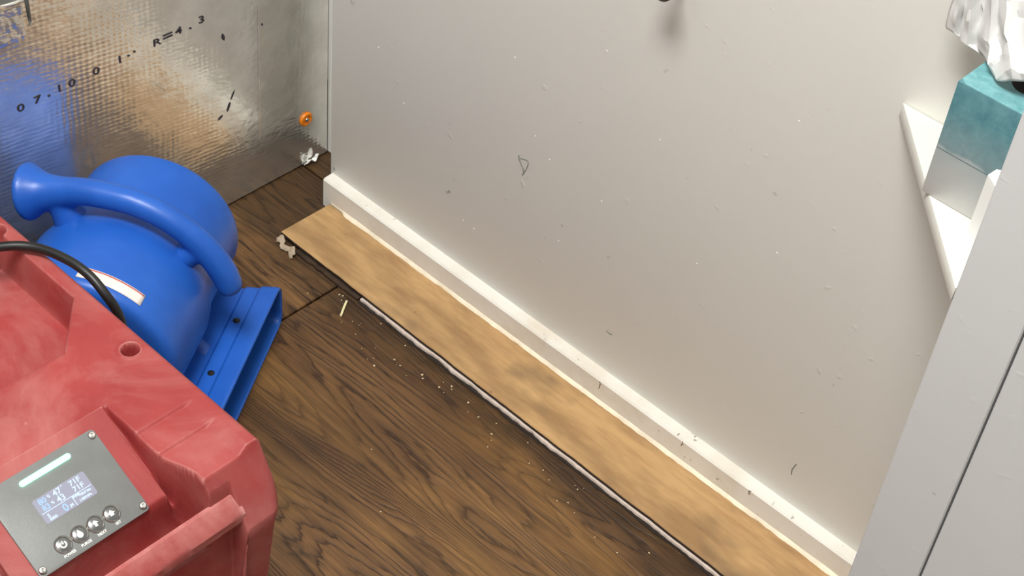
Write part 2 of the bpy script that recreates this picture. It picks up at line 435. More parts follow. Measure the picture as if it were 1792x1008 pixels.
# nicks torn in the foil
for y, z, sy, sz, ang in ((1.069, .286, .0028, .0062, .2), (1.073, .172, .0020, .0080, -.5), (1.080, .187, .0012, .0085, -.5), (1.058, .160, .0050, .0020, .5), (1.134, .278, .0012, .002, 0), (.904, .44, .0014, .002, 0)):
    n = 9; vs = [(FX+.0013, y, z)]
    for k in range(n):
        a = 2*math.pi*k/n; r = .75+.5*rnd.random(); py, pz = sy*r*math.cos(a), sz*r*math.sin(a)
        vs.append((FX+.0006, y+py*math.cos(ang)-pz*math.sin(ang), z+py*math.sin(ang)+pz*math.cos(ang)))
    pyd('nick', vs, [(0, 1+k, 1+(k+1) % n) for k in range(n)], M['ink'], fb)
# creases
for (y0, z0, y1, z1) in ((1.129, .50, 1.125, .085), (.952, .272, .973, .245)):
    pts = [(FX+.0003, y0+(y1-y0)*k/12+.0012*mnoise.noise(Vector((k*.7, y0*9, 0))), z0+(z1-z0)*k/12) for k in range(13)]
    vs, fs = tube_geo(pts, .0006, 6); pyd('crease', vs, fs, M['foil'], fb, 60)
# torn white flap at the foot of the foil
vs = []; fs = []
for i in range(7):
    for j in range(4):
        vs.append((FX+.002+.007*(j/3)**1.5+.003*mnoise.noise(Vector((i*.9, j*.8, 2))), 1.204+.020*i/6+.001*j, .0015+.011*(j/3)*(.5+.5*math.sin(i*1.1+.4))+.001*i))
for i in range(6):
    for j in range(3): a = i*4+j; fs.append((a, a+1, a+5, a+4))
o = pyd('torn_flap', vs, fs, M['white_plastic'], fb); so = o.modifiers.new('t', 'SOLIDIFY'); so.thickness = .0008
# cap nail
cn = empty('cap_nail', (FX, 1.209, .084)); setp(cn, 'orange plastic cap nail pressed into the foil board', 'cap nail')
mt = frame((.0004, 0, 0), (0, 1, 0), (0, 0, 1))
lathe('cap', [(0, .0030), (.0045, .0030), (.0058, .0018), (.0072, .0036), (.0098, .0032), (.0112, .0016), (.0114, 0)], M['orange'], cn, 28, mt)
lathe('nail_head', [(0, .0046), (.0028, .0044), (.0036, .0034), (.0036, .0026)], M['steel'], cn, 16, mt)

# baseboard and caulk
bb = prism('baseboard_right', [(1.168, 0), (1.168, .046), (1.1705, .0485), (WY, .0495), (WY, 0)], -.340, 1.315, M['trim'])
for v in bb.data.vertices:
    y, z, x = v.co; v.co = (-x, y, z)
bb.data.update(); setp(bb, 'low white painted skirting with grime spots', None, None, 'structure')
bmx = bmesh.new(); bmx.from_mesh(bb.data); bmesh.ops.subdivide_edges(bmx, edges=[], cuts=1); bmesh.ops.recalc_face_normals(bmx, faces=bmx.faces); bmx.to_mesh(bb.data); bmx.free()
def caulk():
    n = 160; vs = []; fs = []
    for i in range(n+1):
        x = -1.297+(.955)*i/n
        wd = .0042+.0022*mnoise.noise(Vector((x*22, 3, 0)))+.0012*mnoise.noise(Vector((x*90, 5, 0)))
        if x < -1.27: wd *= .3
        h = .0026+.0008*mnoise.noise(Vector((x*40, 1, 0)))
        vs += [(x, 1.1678, .0125), (x, 1.1678, .0125+h+.001), (x, 1.168-wd*.55, .0125+h*.8), (x, 1.168-wd, .0122)]
    for i in range(n):
        for j in range(3): a = i*4+j; fs.append((a, a+1, a+5, a+4))
    return pyd('caulk_bead', vs, fs, M['caulk'], bb, 60)
caulk()['label'] = 'cream uneven caulk line'
# hair cracks / drips on the baseboard face
for x, dz in ((-.79, .013), (-.655, .008), (-.55, .007)):
    pts = [(x+.004*mnoise.noise(Vector((k*.6, x*30, 0))), 1.1676, .047-dz*k/6) for k in range(7)]
    vs, fs = tube_geo(pts, .0005, 5); pyd('drip_mark', vs, fs, M['drip'], bb)
# scuffs on wall
def stroke(pts, r):
    P = [(x, WY-.0002, z) for x, z in pts]
    vs, fs = tube_geo(P, r, 5); pyd('scuff_mark', vs, fs, M['scuff'], wr)
stroke([(-.978, .288), (-.977, .283), (-.973, .277), (-.969, .2725), (-.967, .2665), (-.969, .262)], .0007)
stroke([(-.975, .2845), (-.969, .287), (-.963, .2885), (-.9615, .284), (-.964, .274), (-.967, .2665)], .0005)
stroke([(-1.089, .161), (-1.0875, .158)], .0011)
stroke([(-1.093, .157), (-1.091, .155)], .0008)
stroke([(-.806, .114), (-.801, .1125), (-.797, .114)], .0006)
stroke([(-.512, .115), (-.515, .103), (-.514, .095)], .0006)
stroke([(-1.312, .061), (-1.311, .057)], .0011)
for x, z in ((-.93, .31), (-.956, .33), (-.606, .381), (-.845, .30), (-1.06, .128), (-1.04, .127), (-.78, .43), (-.9, .20), (-.70, .30), (-1.23, .31), (-1.18, .25), (-.62, .55), (-.87, .50), (-1.0, .42)):
    lathe('paint_blob', [(0, .0004), (.0009, .0003), (.0015, 0)], M['wall'], wr, 8, frame((x, WY, z), (1, 0, 0), (0, 0, 1)), 60)

# ------------------------------------------------------------------ laminate strip left along the wall
pk = empty('laminate_strip', (0, 0, 0)); setp(pk, 'tan laminate floor strip left along the white baseboard', 'floor strip')
def plank():
    n = 200; rows = []; x0, x1 = -1.299, -.3455
    vs = []; fs = []
    for i in range(n+1):
        x = x0+(x1-x0)*i/n
        e = .0010*mnoise.noise(Vector((x*25, 0, 0)))+.0004*mnoise.noise(Vector((x*120, 0, 0)))
        yl = 1.0765-.006*(x-x0)/1.1+e; yr = 1.166
        if i == 0: pass
        sk = .004*(1-i/n)*0
        for (y, z) in ((yl+.002, .0058), (yl, .0062), (yl-.0002, .0110), (yl+.0008, .0120), (yr, .0122), (yr, .0058)):
            vs.append((x, y, z))
    m = 6
    for i in range(n):
        for j in range(m): a = i*m+j; b = i*m+(j+1) % m; fs.append((a, b, b+m, a+m))
    fs.append(tuple(range(m))); fs.append(tuple(n*m+k for k in range(m)))
    o = pyd('plank', vs, fs, [M['lam'], M['lam_core']], pk, 40)
    for p in o.data.polygons:
        if p.normal.z < .5: p.material_index = 1
    return o
plank()
def ragged(name, x0, x1, ybase, amp, z0, z1, mat, freq, par, seed):
    n = max(12, int((x1-x0)*320)); vs = []; fs = []
    for i in range(n+1):
        x = x0+(x1-x0)*i/n
        e = amp*(mnoise.noise(Vector((x*freq, seed, 0)))+.6*mnoise.noise(Vector((x*freq*4, seed, 2))))
        zz = .0006*mnoise.noise(Vector((x*freq*2, seed, 5)))
        vs += [(x, ybase-.004*(x-x0)+e, z0), (x, ybase-.004*(x-x0)+e*.8+.0005, z1+zz), (x, 1.12, z1), (x, 1.12, z0)]
    for i in range(n):
        for j in range(4): a = i*4+j; b = i*4+(j+1) % 4; fs.append((a, b, b+4, a+4))
    fs.append((0, 1, 2, 3)); fs.append(tuple(n*4+k for k in range(4)))
    return pyd(name, vs, fs, mat, par, 50)
ragged('underlay', -1.132, -.3455, 1.0718, .0024, .0020, .0052, M['foam'], 30, pk, 3)['label'] = 'pinkish torn underlay edge'
ragged('underlay_shadow', -1.132, -.3455, 1.0685, .0030, .0002, .0016, M['void'], 22, pk, 21)['label'] = 'black ragged strip standing in for the shadow under the underlay'  # black geometry in place of the shadow gap below the underlay
ragged('stained_underlay', -1.262, -1.135, 1.0695, .0030, .0004, .0042, M['grime'], 26, pk, 9)['label'] = 'dark wet underlay edge'
# curled torn scrap at the strip's corner
vs, fs = [], []
for i in range(15):
    t = i/14
    for j in range(5):
        q = j/4
        vs.append((-1.297+.040*t+.002*math.sin(q*9+t*6), 1.060+.0085*q+.003*math.sin(t*11)-.004*t+.004, .0015+.0075*q*(.6+.4*math.sin(t*8+1))+.0015*math.sin(t*17)))
for i in range(14):
    for j in range(4): a = i*5+j; fs.append((a, a+1, a+6, a+5))
o = pyd('torn_scrap', vs, fs, M['torn'], pk, 50); so = o.modifiers.new('t', 'SOLIDIFY'); so.thickness = .0014; o['label'] = 'curled torn pale underlay scrap'

# ------------------------------------------------------------------ cabinet, shelf and what stands there
cb = empty('cabinet', (-.05, 1.09, 0)); setp(cb, 'tall white painted cabinet at the right with door gap', 'cabinet')
def cbox(name, lo, hi, mat=M['cab'], bev=.0008, par=cb):
    off = Vector((-.05, 1.09, 0)); return box(name, Vector(lo)-off, Vector(hi)-off, mat, par, bev, 1)
CF = .9975
cbox('side_panel', (-.3435, CF+.02, .002), (-.326, WY-.001, 2.05))
cbox('stile', (-.3435, CF, .002), (-.2795, CF+.0195, 2.05), bev=.0012)
cbox('carcass', (-.3255, CF+.022, .002), (.40, WY-.001, 2.05), M['void'])
cbox('rail', (-.279, CF, .002), (.40, CF+.0195, .07), bev=.0012)
dr = cbox('door', (-.2772, CF-.0005, .073), (.396, CF+.0195, 2.04), bev=.0015)
k = lathe('knob', [(0, .028), (.010, .027), (.014, .020), (.010, .010), (.006, .006), (.006, 0)], M['steel'], dr, 20, frame(Vector((.33, CF-.0005, 1.0))-Vector((-.05, 1.09, 0)), (1, 0, 0), (0, 0, 1)))
SZ = .632
sh = prism('corner_shelf', [(-.519, WY-.0006), (-.3442, WY-.0006), (-.3442, .9985)], SZ-.0155, SZ, M['shelf'], None, .0004)
setp(sh, 'white triangular corner shelf between wall and cabinet', 'shelf')
# tissue box
BX0, BX1, BY0, BY1, BZ = -.4345, -.3475, 1.0852, 1.1822, .7515
tb = empty('tissue_box', ((BX0+BX1)/2, (BY0+BY1)/2, SZ)); setp(tb, 'teal and grey cardboard tissue box on the corner shelf', 'tissue box')
hx, hy, hz = (BX1-BX0)/2, (BY1-BY0)/2, BZ-SZ
box('carton', (-hx, -hy, .0003), (hx, hy, hz-.0004), M['box'], tb, .0012, 2)
# lid as a ring with an oval slot
n = 48; vs = []; fs = []
for k in range(n):
    a = 2*math.pi*k/n; c, s_ = math.cos(a), math.sin(a); m = max(abs(c)/hx, abs(s_)/hy)
    vs += [((c/m)*.985, (s_/m)*.985, hz-.0003), ((c/m)*.98, (s_/m)*.98, hz), (.016*c, .022*s_, hz), (.016*c, .022*s_, hz-.0025)]
for k in range(n):
    for j in range(3): a = k*4+j; b = ((k+1) % n)*4+j; fs.append((a, b, b+1, a+1))
pyd('lid', vs, fs, M['boxtop'], tb)
vs = [(.0158*math.cos(2*math.pi*k/32), .0218*math.sin(2*math.pi*k/32), hz-.0001) for k in range(32)]
pyd('slot', vs, [tuple(range(32))], M['void'], tb)
box('fold_line', (-hx+.001, -hy-.0002, .0500), (hx, -hy+.0008, .0504), M['dark_line'], tb)
# tissue pulled out of the slot
def tissue():
    # folded sheet: rows from the gathered top down to the hanging hem, local to the box
    T = [[(-0.102, 0.0163, 0.167), (-0.0913, 0.0043, 0.1799), (-0.0898, 0.0163, 0.1786), (-0.0768, 0.0003, 0.1941), (-0.0725, 0.0123, 0.1926), (-0.0574, -0.0057, 0.207), (-0.0536, 0.0043, 0.2039), (-0.0394, -0.0117, 0.2161), (-0.0329, -0.0037, 0.2145), (-0.0188, -0.0157, 0.2236), (-0.0154, 0.0013, 0.2159), (-0.0195, 0.0213, 0.2033)], [(-0.0982, 0.0183, 0.1424), (-0.0848, 0.0003, 0.1555), (-0.0837, 0.0123, 0.15), (-0.0708, -0.0057, 0.1618), (-0.0677, 0.0103, 0.1602), (-0.0517, -0.0117, 0.1785), (-0.0521, 0.0003, 0.1778), (-0.0377, -0.0177, 0.186), (-0.0317, -0.0077, 0.1871), (-0.0153, -0.0217, 0.1986), (-0.0109, -0.0057, 0.1926), (-0.0138, 0.0163, 0.1836)], [(-0.0963, 0.0163, 0.1279), (-0.0828, 0.0003, 0.1405), (-0.0831, 0.0123, 0.1341), (-0.0673, -0.0057, 0.1426), (-0.0625, 0.0063, 0.14), (-0.0412, -0.0177, 0.1451), (-0.0389, -0.0097, 0.1485), (-0.0275, -0.0257, 0.1655), (-0.0225, -0.0137, 0.1601), (-0.0086, -0.0257, 0.1739), (-0.0044, -0.0097, 0.1691), (-0.0046, 0.0113, 0.1599)], [(-0.0959, 0.0163, 0.1175), (-0.0818, 0.0023, 0.1263), (-0.0784, 0.0103, 0.1199), (-0.0647, -0.0037, 0.124), (-0.0599, 0.0053, 0.122), (-0.0324, -0.0217, 0.131), (-0.0249, -0.0247, 0.145), (-0.0164, -0.0327, 0.1561), (-0.009, -0.0277, 0.1511), (0.0008, -0.0337, 0.1603), (0.0032, -0.0187, 0.156), (0.0011, 0.0043, 0.1462)], [(-0.0948, 0.0163, 0.1157), (-0.0808, 0.0023, 0.125), (-0.0776, 0.0103, 0.1192), (-0.0645, -0.0027, 0.1231), (-0.0494, 0.0033, 0.118), (-0.0196, -0.0307, 0.1254), (-0.0135, -0.0357, 0.1386), (-0.0071, -0.0397, 0.1474), (-0.0006, -0.0367, 0.1451), (0.0084, -0.0387, 0.15), (0.0098, -0.0257, 0.1459), (0.0066, -0.0037, 0.1374)], [(-0.0944, 0.0163, 0.1156), (-0.0805, 0.0023, 0.1249), (-0.0772, 0.0103, 0.1191), (-0.0641, -0.0027, 0.123), (-0.0485, 0.0043, 0.1169), (-0.0188, -0.0297, 0.1243), (-0.0108, -0.0347, 0.1305), (-0.0033, -0.0377, 0.1361), (0.0037, -0.0347, 0.1387), (0.011, -0.0357, 0.1438), (0.0117, -0.0237, 0.1403), (0.008, -0.0037, 0.1336)]]
    C_ = len(T[0])
    top = [tuple(a) for a in T[0]]
    back = [[(x*.55+.002, .006+.012*math.sin(i*1.9), z*.86+.012*math.sin(i*2.3)) for i, (x, y, z) in enumerate(top)],
            [(x*.22+.004, .004+.006*math.sin(i*2.1), .150+.006*math.sin(i*1.7)) for i, (x, y, z) in enumerate(top)],
            [(x*.10+.004, .003*math.sin(i*2.1), .1195) for i, (x, y, z) in enumerate(top)]]
    rows = back[::-1]+[[tuple(a) for a in r] for r in T]
    nr = len(rows); K = 4; vs = []; fs = []
    NR, NC = (nr-1)*K+1, (C_-1)*K+1
    for a in range(NR):
        i, ti = min(a//K, nr-2), (a-min(a//K, nr-2)*K)/K
        for b in range(NC):
            j, tj = min(b//K, C_-2), (b-min(b//K, C_-2)*K)/K
            p = Vector(rows[i][j]).lerp(Vector(rows[i][j+1]), tj).lerp(Vector(rows[i+1][j]).lerp(Vector(rows[i+1][j+1]), tj), ti)
            if 2*K < a:
                q = p*48; k_ = .0034*(1 if a < NR-2*K else .5)
                p = p+Vector((mnoise.noise(q)*.5, (.35-2.2*abs(mnoise.noise(q+Vector((9, 3, 1)))))*.9, (.3-1.6*abs(mnoise.noise(q*.8+Vector((2, 7, 5)))))*.45))*k_
            vs.append(Vector((min(p.x, .0410), min(p.y, .044), max(p.z, .114))))
    for a in range(NR-1):
        for b in range(NC-1): q = a*NC+b; fs.append((q, q+1, q+NC+1, q+NC))
    o = pyd('tissue', vs, fs, M['tissue'], None, 14, tb.location)
    so = o.modifiers.new('t', 'SOLIDIFY'); so.thickness = .0004
    return o
setp(tissue(), 'crumpled white tissue sticking out of the teal box', 'tissue')
# small white block on the shelf, in front of the box
wb = empty('plastic_dispenser', (-.360, 1.0635, SZ)); setp(wb, 'small white plastic block with cut corners beside the tissue box', 'plastic block')
poly = [(-.374, 1.0610), (-.373, 1.0730), (-.368, 1.0765), (-.352, 1.0765), (-.3475, 1.072), (-.3475, 1.050), (-.352, 1.0465), (-.356, 1.0475)]
pl = [(a+.360, b-1.0635) for a, b in poly]
prism('body', pl, .0, .0655, M['white_plastic'], wb)
prism('cap', pl, .0657, .0690, M['white_plastic'], wb)

# coat knob on wall
kn = empty('wall_knob', (-.786, WY, .6370)); setp(kn, 'dark rounded knob on the wall at the top edge', 'knob')
mk = frame((0, 0, 0), (1, 0, 0), (0, 0, 1))
lathe('rosette', [(.013, 0), (.013, .003), (.011, .005), (.005, .0055)], M['dark_steel'], kn, 28, mk)
lathe('stem', [(.0048, .004), (.0042, .016), (.0055, .029)], M['dark_steel'], kn, 20, mk)
lathe('knob_head', [(.0055, .026), (.0105, .028), (.0135, .0335), (.0130, .039), (.009, .043), (0, .0445)], M['dark_steel'], kn, 28, mk)

# ------------------------------------------------------------------ blue air mover
U = Vector((.848, .53, 0)).normalized(); V = Vector((.53, -.848, 0)).normalized()
FO = Vector((-1.174, .973, 0.0))
fan = empty('air_mover', FO); setp(fan, 'blue plastic air mover fan with arched handle by the foil wall', 'fan')
def L(u, v, z): return U*u+V*v+Vector((0, 0, z))
UC, WC, FW = -.157, .140, .258
def rad(th, v):
    d = math.degrees(th) % 360
    r = .1035+.0095*float(smoothstep(.10, .15, v))
    if 160 < d < 300: r += .018*float(smoothstep(160, 235, d))*(1-float(smoothstep(255, 300, d)))
    return r
def housing():
    seg = 120; vs = []; fs = []
    prof = [(.022, None, .066), (.004, None, .066), (.0, None, .070), (.0, -.016, 0), (.0008, -.010, 0), (.003, -.005, 0), (.007, -.0015, 0), (.012, 0, 0)]
    mid = [(.012+(FW-.024)*k/16, 0, 0) for k in range(1, 16)]
    full = prof+mid+[(FW-p[0], p[1], p[2]) for p in prof[::-1]]
    for (v, dr_, fixed) in full:
        for k in range(seg):
            th = 2*math.pi*k/seg
            r = fixed if dr_ is None else rad(th, v)+dr_
            z = max(.004, WC+r*math.sin(th))
            vs.append(L(UC+r*math.cos(th), v, z))
    for i in range(len(full)-1):
        for k in range(seg):
            a = i*seg+k; b = i*seg+(k+1) % seg; fs.append((a, b, b+seg, a+seg))
    return pyd('housing', vs, fs, M['blue'], fan, 35)
housing()
for vv, sgn in ((.014, 1), (FW-.014, -1)):
    wh = lathe('impeller', [(0, 0), (.0655, 0), (.0655, .003), (.03, .004), (.026, .010), (0, .011)], M['blue_dark'], fan, 40, frame(L(UC, vv, WC), U*sgn, Vector((0, 0, 1))))
    vs, fs = [], []
    v0 = .006 if sgn == 1 else FW-.006
    for rr in (.064, .052, .040, .028, .016):
        tube_geo([L(UC+rr*math.cos(2*math.pi*k/40), v0, WC+rr*math.sin(2*math.pi*k/40)) for k in range(41)], .0012, 6, False, vs, fs)
    for k in range(8):
        a = 2*math.pi*k/8
        tube_geo([L(UC+.01*math.cos(a), v0, WC+.01*math.sin(a)), L(UC+.067*math.cos(a), v0, WC+.067*math.sin(a))], .0014, 6, True, vs, fs)
    pyd('inlet_grille', vs, fs, M['grill'], fan, 60)
def outlet():
    # rounded rectangle sections in (v, z) swept along u
    def sec(v0, v1, z0, z1, r, n=6):
        out = []
        for cx, cz, a0 in ((v1-r, z1-r, 0), (v0+r, z1-r, 90), (v0+r, z0+r, 180), (v1-r, z0+r, 270)):
            for k in range(n+1):
                a = math.radians(a0+90*k/n); out.append((cx+r*math.cos(a), cz+r*math.sin(a)))
        return out
    S_ = [(-.150, .016, FW-.016, .006, .062, .012), (-.085, .014, FW-.014, .006, .062, .012), (-.062, .012, FW-.012, .005, .0615, .013), (-.046, .012, FW-.012, .004, .0615, .014), (-.0425, .009, FW-.009, .003, .0650, .016),
          (-.026, .008, FW-.008, .002, .0655, .0145), (-.0225, .004, FW-.004, .001, .0685, .019), (-.003, .0015, FW-.0015, .0005, .0705, .020), (.000, .0025, FW-.0025, .0015, .0695, .019), (.0008, .0045, FW-.0045, .0035, .0675, .0145),
          (-.0015, .0070, FW-.007, .0055, .0655, .015), (-.020, .0095, FW-.0095, .0065, .0620, .013), (-.10, .014, FW-.014, .0075, .0580, .011)]
    vs, fs = [], []
    for (u, v0, v1, z0, z1, r) in S_:
        for (a, b) in sec(v0, v1, z0, z1, r): vs.append(L(u, a, b))
    m = 28
    for i in range(len(S_)-1):
        for k in range(m): a = i*m+k; b = i*m+(k+1) % m; fs.append((a, b, b+m, a+m))
    fs.append(tuple((len(S_)-1)*m+k for k in range(m)))
    return pyd('outlet', vs, fs, M['blue'], fan, 22)
ot = outlet()
for v in (.082, .177):
    sc = lathe('screw', [(.0045, 0), (.0045, .0004), (.0030, .0006), (.0026, .0016), (.0012, .0020), (0, .0020)], M['black'], ot, 16, frame(L(-.034, v, .0656), U, V*-1))
# small molded gusset between drum and outlet
gv = []; gf = []
for j, vv in enumerate((.122, .128, .134, .140, .146)):
    h = (.002, .013, .017, .013, .002)[j]
    gv += [L(-.090, vv, .058+h*1.5), L(-.070, vv, .060+h), L(-.050, vv, .0605)]
for j in range(4):
    for k in range(2): a = j*3+k; gf.append((a, a+1, a+4, a+3))
pyd('gusset', gv, gf, M['blue'], fan, 180)
def handle():
    vs, fs = [], []; VM = .132
    ctl = [(math.radians(d), r) for d, r in ((15, .140), (24, .1395), (36, .1385), (50, .138), (65, .138), (80, .1385), (95, .139))]
    pts = [(UC+r*math.cos(a), WC+r*math.sin(a)) for a, r in ctl]+[(-.196, .2770), (-.215, .2720), (-.230, .2685), (-.242, .2655), (-.2515, .2633), (-.258, .2617), (-.262, .2607)]
    rr = [.0160, .0168, .0165, .0158, .0156, .0157, .0160, .0165, .0175, .0195, .0230, .0285, .0335, .0355]
    P = catmull([L(u, VM, z) for u, z in pts], 6)
    R = [float(np.interp(i, np.arange(len(rr))*6, rr)) for i in range(len(P))]
    # rounded tip
    tip = P[0]; d0 = (P[0]-P[1]).normalized()
    P = [tip+d0*.013, tip+d0*.0115, tip+d0*.008, tip+d0*.004]+P; R = [.004, .0085, .0128, .0152]+R
    e = P[-1]; d1 = (P[-1]-P[-2]).normalized()
    P += [e+d1*.003, e+d1*.008, e+d1*.011]; R += [.0345, .024, .010]
    tube_geo(P, R, 28, True, vs, fs)
    def post(deg, r0, r1, ra, rb, lean=0):
        a = math.radians(deg); a2 = math.radians(deg+lean)
        A = L(UC+r0*math.cos(a), VM, WC+r0*math.sin(a)); B = L(UC+r1*math.cos(a2), VM, WC+r1*math.sin(a2))
        n = 6; tube_geo([A.lerp(B, k/n) for k in range(n+1)], [ra+(rb-ra)*k/n for k in range(n+1)], 20, True, vs, fs)
    post(40, .090, .136, .021, .012)
    post(124, .092, .140, .024, .0150, -4)
    return remeshed('handle', vs, fs, M['blue'], fan, .0028, 8)
handle()
def cyl_patch(name, th0, th1, v0, v1, off, mat, slant=0., n=14, m=3):
    vs, fs = [], []
    for i in range(n+1):
        t = i/n; th = math.radians(th0+(th1-th0)*t)
        for j in range(m+1):
            v = v0+(v1-v0)*j/m+slant*t
            r = rad(th, v)+off
            vs.append(L(UC+r*math.cos(th), v, WC+r*math.sin(th)))
    for i in range(n):
        for j in range(m): a = i*(m+1)+j; fs.append((a, a+1, a+m+2, a+m+1))
    o = pyd(name, vs, fs, mat, fan, 180); so = o.modifiers.new('t', 'SOLIDIFY'); so.thickness = .0003; so.offset = 0
    return o
lb = cyl_patch('paper_label', 51, 91, .228, .245, .0006, M['sticker']); lb['label'] = 'white curved sticker with red line'
cyl_patch('label_stripe', 51.5, 90.5, .2295, .2306, .0010, M['redline'])

# ------------------------------------------------------------------ red dehumidifier
dh = empty('dehumidifier', (-1.02, .439, 0)); setp(dh, 'red dusty plastic dehumidifier with lit control panel and handle', 'dehumidifier')
DO = Vector((-1.02, .439, 0))
PX0, PX1, PYC, PHW = -1.335, -.726, .439, .1612
def ss(d, wdt): return smoothstep(-wdt, wdt, d)
def dh_height(X, Y):
    A = np.abs(Y-PYC)
    H = np.full_like(X, .4)
    # small steps near the user end
    for xs_ in (-.836, -.805):
        H -= .0026*ss(X-xs_, .0016)*np.clip((.147-A)/.012, 0, 1)
    # storage recess
    def rect(x0, x1, hw): return np.minimum.reduce([X-x0, x1-X, hw-A])
    dR = np.minimum(rect(-1.25, -.964, .140), -((X+.970)*.66+(A-.097)*.75))
    H -= .045*ss(dR, .0045)
    # end bevel
    H = np.minimum(H, .3935-(X+.7575)*1.95)
    H = np.maximum(H, .330)
    # well around the panel pedestal, widening towards the bar
    PLN = .4-.5*(X+.86)-.0022
    lim = .0800+.0125*smoothstep(-.815, -.762, X)
    dW = np.minimum(X+.879, lim-A)
    k = ss(dW, .0034)
    H = H*(1-k)+np.maximum(PLN-.020, .312)*k
    # panel pedestal
    dP = np.minimum.reduce([X+.880, .0780-A, -.7865-X])
    k = ss(dP, .0022)
    H = H*(1-k)+PLN*k
    # trough in front of the pedestal
    dT = np.minimum.reduce([X+.7845, lim-A])
    k = ss(dT, .0036); H = H*(1-k)+.312*k
    # hand opening under the bar
    dO = np.minimum.reduce([X+.7475, .1150-A])
    k = ss(dO, .0035); H = H*(1-k)+(.245-(X+.757)*.9)*k
    # rim rounding
    e = np.minimum(PHW-A, X-PX0)
    H -= .006*np.clip(1-e/.006, 0, 1)**2
    # drain holes
    for hx_, hy_ in ((-.924, .141), (-1.146, .143), (-.924, -.141), (-1.146, -.143)):
        d = np.hypot(X-hx_, Y-PYC-hy_)
        H -= .022*ss(.0078-d, .0014); H += .0012*np.clip(1-np.abs(d-.0105)/.003, 0, 1)
    return H
def dh_body():
    nx, ny = 540, 288
    xs_ = np.linspace(PX0, PX1, nx); ys_ = np.linspace(PYC-PHW, PYC+PHW, ny)
    X, Y = np.meshgrid(xs_, ys_, indexing='ij')
    H = dh_height(X, Y)
    # round the four vertical corners
    r = .016
    for sx, xc in ((1, PX1-r), (-1, PX0+r)):
        for sy, yc in ((1, PYC+PHW-r), (-1, PYC-PHW+r)):
            a = (X-xc)*sx/r; b = (Y-yc)*sy/r; mk_ = (a > 0) & (b > 0)
            aa = a*np.sqrt(np.clip(1-b*b/2, 0, 1)); bb_ = b*np.sqrt(np.clip(1-a*a/2, 0, 1))
            X = np.where(mk_, xc+sx*r*aa, X); Y = np.where(mk_, yc+sy*r*bb_, Y)
    co = np.stack([X, Y, H], -1).reshape(-1, 3)
    idx = np.arange(nx*ny).reshape(nx, ny)
    q = np.stack([idx[:-1, :-1], idx[1:, :-1], idx[1:, 1:], idx[:-1, 1:]], -1).reshape(-1, 4)
    per = np.concatenate([idx[:, 0], idx[-1, 1:], idx[-2::-1, -1], idx[0, -2:0:-1]])
    npr = len(per); vs = [co]; fs = [q]; prev = per; base = len(co)
    top = co[per]
    for t in (.06, .2, .4, .6, .8, 1.):
        ring = top.copy(); ring[:, 2] = top[:, 2]+(.035-top[:, 2])*t
        dep = np.clip((.332-ring[:, 2])/.12, 0, 1)
        endm = smoothstep(-.76, -.73, top[:, 0])
        ring[:, 0] -= endm*.013*dep
        ring[:, 1] = PYC+(top[:, 1]-PYC)*(1-.05*np.clip((.4-ring[:, 2])/.3, 0, 1))
        vs.append(ring); cur = base+np.arange(npr); base += npr
        fs.append(np.stack([prev, np.roll(prev, -1), np.roll(cur, -1), cur], -1)); prev = cur
    V_ = np.concatenate(vs)-np.array(DO); F_ = np.concatenate(fs)
    me = bpy.data.meshes.new('body')
    me.from_pydata(V_.tolist(), [], F_.tolist()+[prev.tolist()])
    bm = bmesh.new(); bm.from_mesh(me); bmesh.ops.recalc_face_normals(bm, faces=bm.faces); bm.to_mesh(me); bm.free()
    return link('body', me, M['red'], dh, None, 180)
dh_body()
# carrying bar
def bar():
    prof = [(-.7545, .3595), (-.7515, .3640), (-.7475, .3640), (-.7350, .3525), (-.7330, .3490), (-.7340, .3390), (-.7375, .3350), (-.7500, .3340), (-.7555, .3380), (-.7565, .3480)]
    n = 46; vs = []; fs = []; m = len(prof)
    for i in range(n+1):
        y = PYC-.121+.242*i/n
        for (x, z) in prof:
            j = .0004*mnoise.noise(Vector((x*300, y*120, z*300)))
            vs.append(Vector((x+j, y, z+j))-DO)
    for i in range(n):
        for k in range(m): a = i*m+k; b = i*m+(k+1) % m; fs.append((a, b, b+m, a+m))
    fs.append(tuple(range(m))); fs.append(tuple(n*m+k for k in range(m)))
    return pyd('carry_bar', vs, fs, M['red'], dh, 32)
bar()
for sx in (-1.28, -.80):
    for sy in (-.12, .12):
        lathe('foot', [(.018, 0), (.020, .004), (.020, .034), (.015, .04)], M['black'], dh, 20, Matrix.Translation(Vector((sx, PYC+sy, .0))-DO))
# control panel (local: x right, y up-slope, z out)
nrm = Vector((.5, 0, 1)).normalized(); EX = Vector((0, 1, 0)); EY = nrm.cross(EX)
PC = Vector((-.825, .439, .3825))-DO
def PM(x, y, z=0.): return frame(PC+EX*x+EY*y+nrm*z, EX, EY)
def rrect(w_, h_, r, n=6):
    out = []
    for cx, cy, a0 in ((w_-r, h_-r, 0), (-w_+r, h_-r, 90), (-w_+r, -h_+r, 180), (w_-r, -h_+r, 270)):
        for k in range(n+1): a = math.radians(a0+90*k/n); out.append((cx+r*math.cos(a), cy+r*math.sin(a)))
    return out
def plate(name, w_, h_, r, z0, z1, mtx, mat, par, bev=0.):
    o = prism(name, rrect(w_, h_, r), z0, z1, mat, par, bev, 40); o.data.transform(mtx); return o
cp = plate('control_panel', .0565, .0448, .004, -.0022, 0, PM(0, 0), M['panel'], dh, .0004); cp['label'] = 'dark grey control panel with lit display'
for x, y in ((.052, .0393), (.052, -.0390), (-.052, -.0390), (-.052, .0393)):
    lathe('panel_screw', [(.0036, 0), (.0036, .0010), (.0028, .0021), (.0015, .0023), (.0014, .0012), (0, .0012)], M['steel'], cp, 18, PM(x, y))
